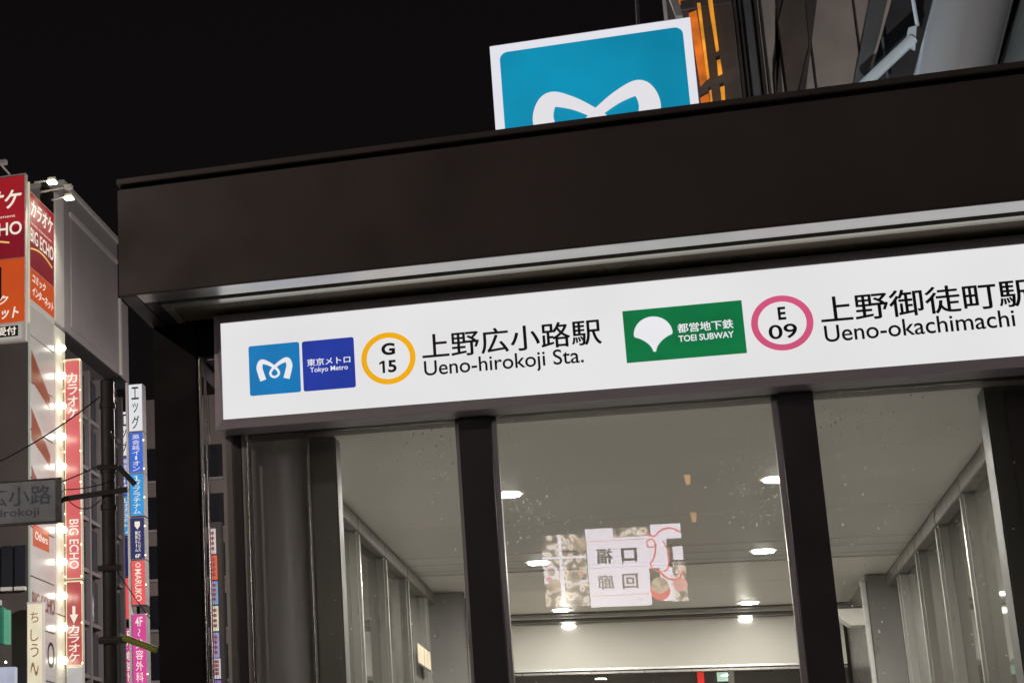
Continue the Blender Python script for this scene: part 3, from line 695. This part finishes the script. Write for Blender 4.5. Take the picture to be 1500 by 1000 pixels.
# dim building behind, and lit stack seen through the narrow side light
D = thing('rear_building', 'dim brown building behind the stacked tenant signs', 'building', (-10, 46, 0))
box('wall', -13.2, -8.2, 46, 52, 0, 13.4, mat('dim brown wall', (.20, .175, .16), .6, 0, .15, .5), D)
for i in range(6):
    for j in range(7):
        w_ = box('window', -12.9+i*.8, -12.4+i*.8, 45.95, 45.99, 3+j*1.35, 3.9+j*1.35, win, D)
        box('sill', -12.92+i*.8, -12.38+i*.8, 45.9, 45.99, 2.92+j*1.35, 2.99+j*1.35, kw, w_)
T3 = thing('side_light_sign_stack', 'narrow stack of small lit signs seen through the glass beside the corner post', 'sign', (-9.7, 40, 4))
for (pts, mm) in (([(-9.754,8.634),(-9.624,8.048)], emi('stack white', (214, 205, 206), 1, .15, 6)), ([(-9.755,8.006),(-9.609,7.440)], emi('stack orange', (226, 96, 56), 1, .1, 6)),
                  ([(-9.756,7.399),(-9.609,6.869)], emi('stack blue', (120, 160, 205), 1, .15, 6)), ([(-9.756,6.827),(-9.611,6.255)], emi('stack cream', (222, 216, 190), 1, .15, 6)),
                  ([(-9.757,6.213),(-9.612,5.645)], emi('stack lilac', (150, 150, 200), 1, .2, 6)), ([(-9.757,5.619),(-9.594,5.164)], emi('stack grey', (200, 198, 210), 1, .1, 6)), ([(-9.755,5.122),(-9.595,4.593)], emi('stack violet', (140, 110, 190), 1, .2, 6))):
    (x0, z1), (x1, z0) = pts
    f_ = box('face', x0, x1, 40, 40.05, z0, z1, mm, T3)
    for k in range(4): box('lettering', x0+.03, x1-.03, 39.99, 39.999, z0+.08+k*(z1-z0-.1)/4, z0+.15+k*(z1-z0-.1)/4, mat('small print', (.3, .08, .08), .5), T3)
box('cabinet', T3.location.x-.05, T3.location.x+.2, 40.06, 40.3, 3.3, 8.8, dark, T3)

# ------------------------------------------------------------------ green shop sign and awning lights, bottom left
gs = thing('green_shop_sign', 'green box sign with a lit window panel at the lower left edge', 'sign', (-11.9, 31.4, 5.0))
box('cabinet', -11.86, -11.68, 31.3, 31.5, 5.14, 5.83, mat('green enamel', (.03, .16, .11), .4), gs)
box('light_face', -12.2, -11.87, 31.35, 31.5, 5.2, 5.7, emi('warm window', (246, 226, 190), 1, .1), gs)
box('light_face', -11.67, -11.58, 31.35, 31.5, 5.14, 5.78, emi('pale green face', (90, 165, 130), .8, .1), gs)
aw = thing('shop_awning', 'white shop awning with a row of small bulbs in the bottom left corner', 'awning', (-11.9, 31.2, 4.2))
for i in range(5):
    box('awning_panel', -12.3+i*.19, -12.12+i*.19, 31.1, 31.25, 3.4, 4.68, emi('cool awning panel', (188, 192, 214), .8, .12), aw)
for i in range(6):
    MB().ball((-12.25+i*.15, 31.0, 4.86-.02*i), .022, 1).build('bulb', bulb, aw)
for x in (-11.98, -11.80):
    MB().tube((x, 31.2, 4.9), (x, 31.2, 5.1), .04, 8).build('bracket', rib, aw)

# ------------------------------------------------------------------ utility pole, street sign and wires
dkp = mat('dark pole paint', (.055, .045, .040), .55, 0, .15, 4)
U_ = thing('utility_pole', 'dark brown utility pole with cross arms standing left of the entrance', 'pole', (-4.89, 16, 0))
MB().tube((-4.885, 16, 0), (-4.885, 16, 5.89), .068, 20).build('shaft', dkp, U_, smooth=True)
MB().tube((-4.885, 16, 5.891), (-4.885, 16, 5.905), .071, 20, .06).build('cap', dkp, U_)
MB().path([(-4.97, 15.93, 5.03), (-4.76, 15.93, 5.02), (-4.60, 15.93, 4.84)], .026, 8).build('arm', dkp, U_)
MB().tube((-5.33, 15.9, 4.735), (-4.66, 15.9, 4.79), .027, 8).build('arm', dkp, U_)
MB().tube((-4.97, 15.92, 4.05), (-4.74, 15.92, 4.05), .03, 8).build('clamp', dkp, U_)
MB().tube((-4.97, 15.92, 3.37), (-4.70, 15.92, 3.37), .035, 8).build('clamp', dkp, U_)
for z in (5.62, 4.98, 4.62): MB().tube((-4.885, 16, z), (-4.885, 16, z+.05), .078, 18).build('clamp', dkp, U_)
MB().path([(-4.83, 15.85, 5.33), (-4.80, 15.85, 5.34), (-4.78, 15.85, 5.28)], .014, 8).build('hook', dkp, U_)
MB().tube((-4.72, 15.88, 3.385), (-4.40, 15.88, 3.26), .032, 12).build('guard_sleeve', mat('yellow green sleeve', (.36, .40, .05), .5), U_, smooth=True)
SS = thing('street_name_sign', 'dim pale street name sign board hanging from the pole bracket', 'sign', (-5.6, 15.8, 4.5))
ssm = mat('weathered sign board', (.27, .27, .285), .5, 0, .12, 3)
box('board', -6.6, -5.352, 15.8, 15.84, 4.512, 4.916, ssm, SS, .004)
box('frame', -5.350, -5.29, 15.79, 15.86, 4.50, 4.93, dkp, SS, .004); box('frame', -6.6, -5.351, 15.79, 15.86, 4.917, 4.93, dkp, SS); box('frame', -6.6, -5.351, 15.79, 15.86, 4.495, 4.511, dkp, SS)
nv = mat('faded navy print', (.045, .06, .11), .5)
ftext('上野広小路', -6.50, -5.40, 4.68, 4.865, 15.797, nv, SS, .012)
ftext('Uenohirokoji', -6.35, -5.52, 4.555, 4.655, 15.797, nv, SS, .01)
wm = mat('black cable', (.01, .01, .01), .6)
def cable(p, q, sag, lab, r=.006):
    p = Vector(p); q = Vector(q); pts = [p.lerp(q, t/14)-Vector((0, 0, sag*4*(t/14)*(1-t/14))) for t in range(15)]
    tag(MB().path([tuple(x) for x in pts], r, 6).build('cable', wm, None), lab, 'cable', 'cables running to the utility pole')
cable((-6.6, 15.9, 4.96), (-4.93, 15.9, 5.72), .10, 'highest black cable sagging from the left edge to the pole top', .007)
cable((-6.6, 15.95, 4.66), (-4.93, 15.95, 5.06), .06, 'middle black cable meeting the pole at its bent cross arm')
cable((-5.36, 15.93, 4.84), (-4.80, 15.93, 4.90), .03, 'short thin cable from the street sign corner to the pole', .005)
cable((-5.26, 15.88, 4.73), (-4.93, 15.88, 4.70), .09, 'short drooping cable loop under the sign bracket', .005)
cable((-4.82, 15.9, 4.08), (-4.35, 15.9, 3.40), .02, 'thin cable running down from the pole towards the corner post', .005)

# glowing panel put on the passage wall for lights seen in its panes
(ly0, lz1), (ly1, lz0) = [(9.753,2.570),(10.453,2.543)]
lt = thing('pane_glow', 'small twin cream glow standing in for lights seen in the far left passage panes', 'glow panel', (-1.264, (ly0+ly1)/2, (lz0+lz1)/2))
lm = (ly0+ly1)/2; lface = emi('warm pane glow', (250, 228, 190), 1.0, .15, 14)
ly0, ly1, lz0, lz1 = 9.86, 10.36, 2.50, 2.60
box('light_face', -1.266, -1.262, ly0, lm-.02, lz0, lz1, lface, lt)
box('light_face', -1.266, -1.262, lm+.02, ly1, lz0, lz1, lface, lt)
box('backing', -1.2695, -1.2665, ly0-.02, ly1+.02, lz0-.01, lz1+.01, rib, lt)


# ------------------------------------------------------------------ across the street behind the viewer (mirrored in the panes)
SC = thing('screen_building', 'dark building across the street carrying a large advertising screen, mirrored in the glass', 'building', (-1, -22.2, 0))
box('wall', -16, 14, -26, -22.1, 0, 12, mat('far dark wall', (.05, .045, .042), .7), SC)
V = thing('advert_screen', 'large lit food advert screen mirrored in the middle pane', 'screen', (-.8, -22, 5.7))
ST = 14.0
YS = -21.92
scw = emi('screen white', (238, 228, 240), ST, .02); scp = emi('screen dark photo', (104, 92, 80), ST*.75, .7, 7); scr = emi('screen red', (215, 70, 60), ST, .2, 5)
sct = emi('screen tan', (182, 158, 132), ST*.8, .5, 9); scd = emi('screen ink', (28, 24, 26), 1, 0); scpk = emi('screen pink', (226, 150, 140), ST*.8, .2, 4)
box('housing', -2.1, .6, -22.09, -21.95, 5.66, 7.3, dark, V)
fm = bpy.data.materials.new('food picture'); fm.use_nodes = True; fn = fm.node_tree; fb = fn.nodes['Principled BSDF']; fb.inputs['Base Color'].default_value = (.02, .02, .02, 1)
fc = fn.nodes.new('ShaderNodeTexCoord'); fv = fn.nodes.new('ShaderNodeTexVoronoi'); fv.inputs['Scale'].default_value = 9; fv.feature = 'SMOOTH_F1'
fr_ = fn.nodes.new('ShaderNodeValToRGB'); fn.links.new(fc.outputs['Object'], fv.inputs['Vector']); fn.links.new(fv.outputs['Distance'], fr_.inputs[0])
for k_, (p_, c_) in enumerate(((0.0, (120, 70, 45)), (.18, (205, 165, 120)), (.34, (240, 232, 226)), (.48, (150, 130, 110)), (.7, (45, 38, 34)))):
    e_ = fr_.color_ramp.elements[k_] if k_ < 2 else fr_.color_ramp.elements.new(p_)
    e_.position = p_; e_.color = lin(c_)
fn.links.new(fr_.outputs[0], fb.inputs['Emission Color']); fb.inputs['Emission Strength'].default_value = ST*.9
def spanel(n, x0, x1, z0, z1, m, lay=0): return box(n, x0, x1, -21.949, -21.945+lay*.006, z0, z1, m, V)
for i in range(3):
    z1 = 7.12-i*.45
    spanel('picture', -2.02, -1.73, z1-.43, z1, fm); spanel('picture', -1.67, -1.25, z1-.43, z1, fm)
for z in (6.69, 6.24): spanel('picture_border', -2.02, -1.25, z-.02, z+.02, scw, 1)
spanel('picture_border', -1.73, -1.67, 5.78, 7.12, scw, 2)
for k in range(9):
    x = random.uniform(-1.98, -1.3); z = random.uniform(5.85, 7.0); r = random.uniform(.06, .13)
    if abs(x+1.7) < .12: continue
    MB().tube((x, -21.94, z), (x, -21.925, z), r, 18).build('plate', scw if k % 2 else sct, V)
    MB().tube((x, -21.925, z), (x, -21.918, z), r*.6, 14).build('food', (sct, scpk, scp)[k % 3], V)
spanel('page', -1.235, -.75, 5.75, 7.20, scw); spanel('page', -.751, -.18, 5.75, 7.02, scw, 1)
def rtext(s, cx, cz, wd, ht, m, off=0): return text(s, (cx, YS, cz), (-1, 0, 0), FZ, wd, ht, m, V, off)
rtext('口', -.50, 6.68, .25, .24, scd, .05); rtext('福', -.92, 6.68, .27, .27, scd, .03)
rtext('回', -.52, 6.20, .26, .27, emi('screen brown', (120, 98, 88), ST*.45, 0), .03); rtext('廊', -.94, 6.20, .28, .27, emi('screen brown', (1, 1, 1)), .02)
for z in (6.96, 5.95): spanel('rule', -1.2, -.22, z, z+.012, scpk, 2)
spanel('picture', -.74, -.12, 7.03, 7.19, fm); spanel('picture', .17, .44, 5.80, 6.28, fm); spanel('picture', .23, .45, 6.30, 6.52, fm)
spanel('page', -.179, .16, 6.42, 7.02, scw, 1); spanel('page', -.1, .42, 6.95, 7.22, scw)
spanel('page', .0, .22, 5.82, 6.42, scw)
MB().tube((-.02, -21.94, 6.0), (-.02, -21.93, 6.0), .17, 24).build('bowl', scr, V); MB().tube((-.02, -21.93, 6.1), (-.02, -21.925, 6.1), .15, 24).build('bowl', sct, V)
MB().tube((.33, -21.94, 6.1), (.33, -21.93, 6.1), .12, 24).build('plate', scpk, V)
spanel('picture', .25, .42, 6.55, 6.8, scw)
def curl(P, r): MB().path([(x, YS, z) for x, z in catmull(P, 6)], r, 6).build('ribbon', scr, V)
curl([(-.18, 7.08), (-.05, 7.0), (.08, 7.1), (.25, 7.14), (.42, 7.05)], .018)
curl([(-.1, 6.95), (-.18, 6.9), (-.14, 6.8), (-.04, 6.83), (-.06, 6.93), (-.1, 6.95)], .012)
curl([(-.02, 6.85), (-.08, 6.6), (-.15, 6.5), (-.1, 6.4), (.0, 6.35), (.14, 6.4), (.18, 6.7), (.1, 6.9)], .014)
curl([(.0, 6.35), (.12, 6.22), (.3, 6.2), (.4, 6.35)], .02)
rtext('2022.12.01', -.44, 5.86, .24, .03, scd)
V['label'] = 'large lit food advert screen mirrored in the middle pane'
# wall lanterns above the screen, mirrored as two warm specks
wl = emi('warm lantern', (255, 190, 120), 5.5, .2)
for i, (z, x) in enumerate(((7.92, .62), (7.22, .66))):
    t = thing('wall_lantern', ('upper', 'lower')[i]+' of the two warm wall lanterns beside the advert screen', 'lamp', (x, -21.9, z))
    MB().tube((x, -21.9, z), (x, -21.9, z+.17), .035, 12, .06).build('shade', wl, t, smooth=True)
    MB().box(x-.02, x+.02, -22.1, -21.96, z+.1, z+.14).build('bracket', rib, t)
# unseen street lamps, added to stand in for the city light
def added_street_lamp(x, y, h, e, c, lab):
    t = thing('added_street_lamp', lab, 'street lamp', (x, y, 0), 'unseen street lamps added in place of city light')
    MB().tube((x, y, 0), (x, y, h), .07, 12, .045).build('pole', dkp, t, smooth=True)
    MB().path([(x, y, h), (x+.5, y+.3, h+.12), (x+.9, y+.55, h+.1)], .03, 8).build('arm', dkp, t)
    MB().box(x+.8, x+1.3, y+.45, y+.7, h+.06, h+.14).build('lamp_head', dkp, t, .01)
    MB().box(x+.86, x+1.25, y+.48, y+.67, h+.04, h+.059).build('lens', emi('lamp lens', (255, 225, 185), 12, 0), t)
    light('lamp', 'POINT', (x+1.05, y+.58, h-.03), e, c, None, .12, parent=t)
added_street_lamp(-6.5, -1.5, 6.5, 450, (1, .83, .72), 'added street lamp on the near kerb left of the viewer')
added_street_lamp(8, -6, 7, 150, (1, .88, .84), 'added street lamp behind the viewer on the right')
added_street_lamp(-5.5, 25, 8.2, 5000, (1, .88, .86), 'added hidden street lamp across from the karaoke building')
added_street_lamp(-6.8, 36, 9, 1500, (1, .88, .86), 'added hidden street lamp beyond the karaoke building')
added_street_lamp(-9.5, 9, 6.5, 420, (1, .93, .86), 'added street lamp left of the street name sign')
# red and white signals seen under the bulkhead
rs = thing('far_red_sign', 'small glowing red sign seen through the far transom glass', 'sign', (.3, 13.3, 2))
(fx0, fz1), (fx1, fz0) = [(0.178,2.682),(0.218,2.466)]
box('light_face', fx0, fx1, 13.0, 13.05, fz0, fz1, emi('far red', (230, 40, 30), 1.4, .2), rs)
gs2 = thing('far_green_sign', 'small pale green lit sign seen through the far transom glass', 'sign', (.6, 13.3, 2))
(fx0, fz1), (fx1, fz0) = [(0.301,2.674),(0.394,2.617)]
box('light_face', fx0, fx1, 13.0, 13.05, fz0, fz1, emi('far pale green', (190, 225, 205), 1.2, .3, 20), gs2)
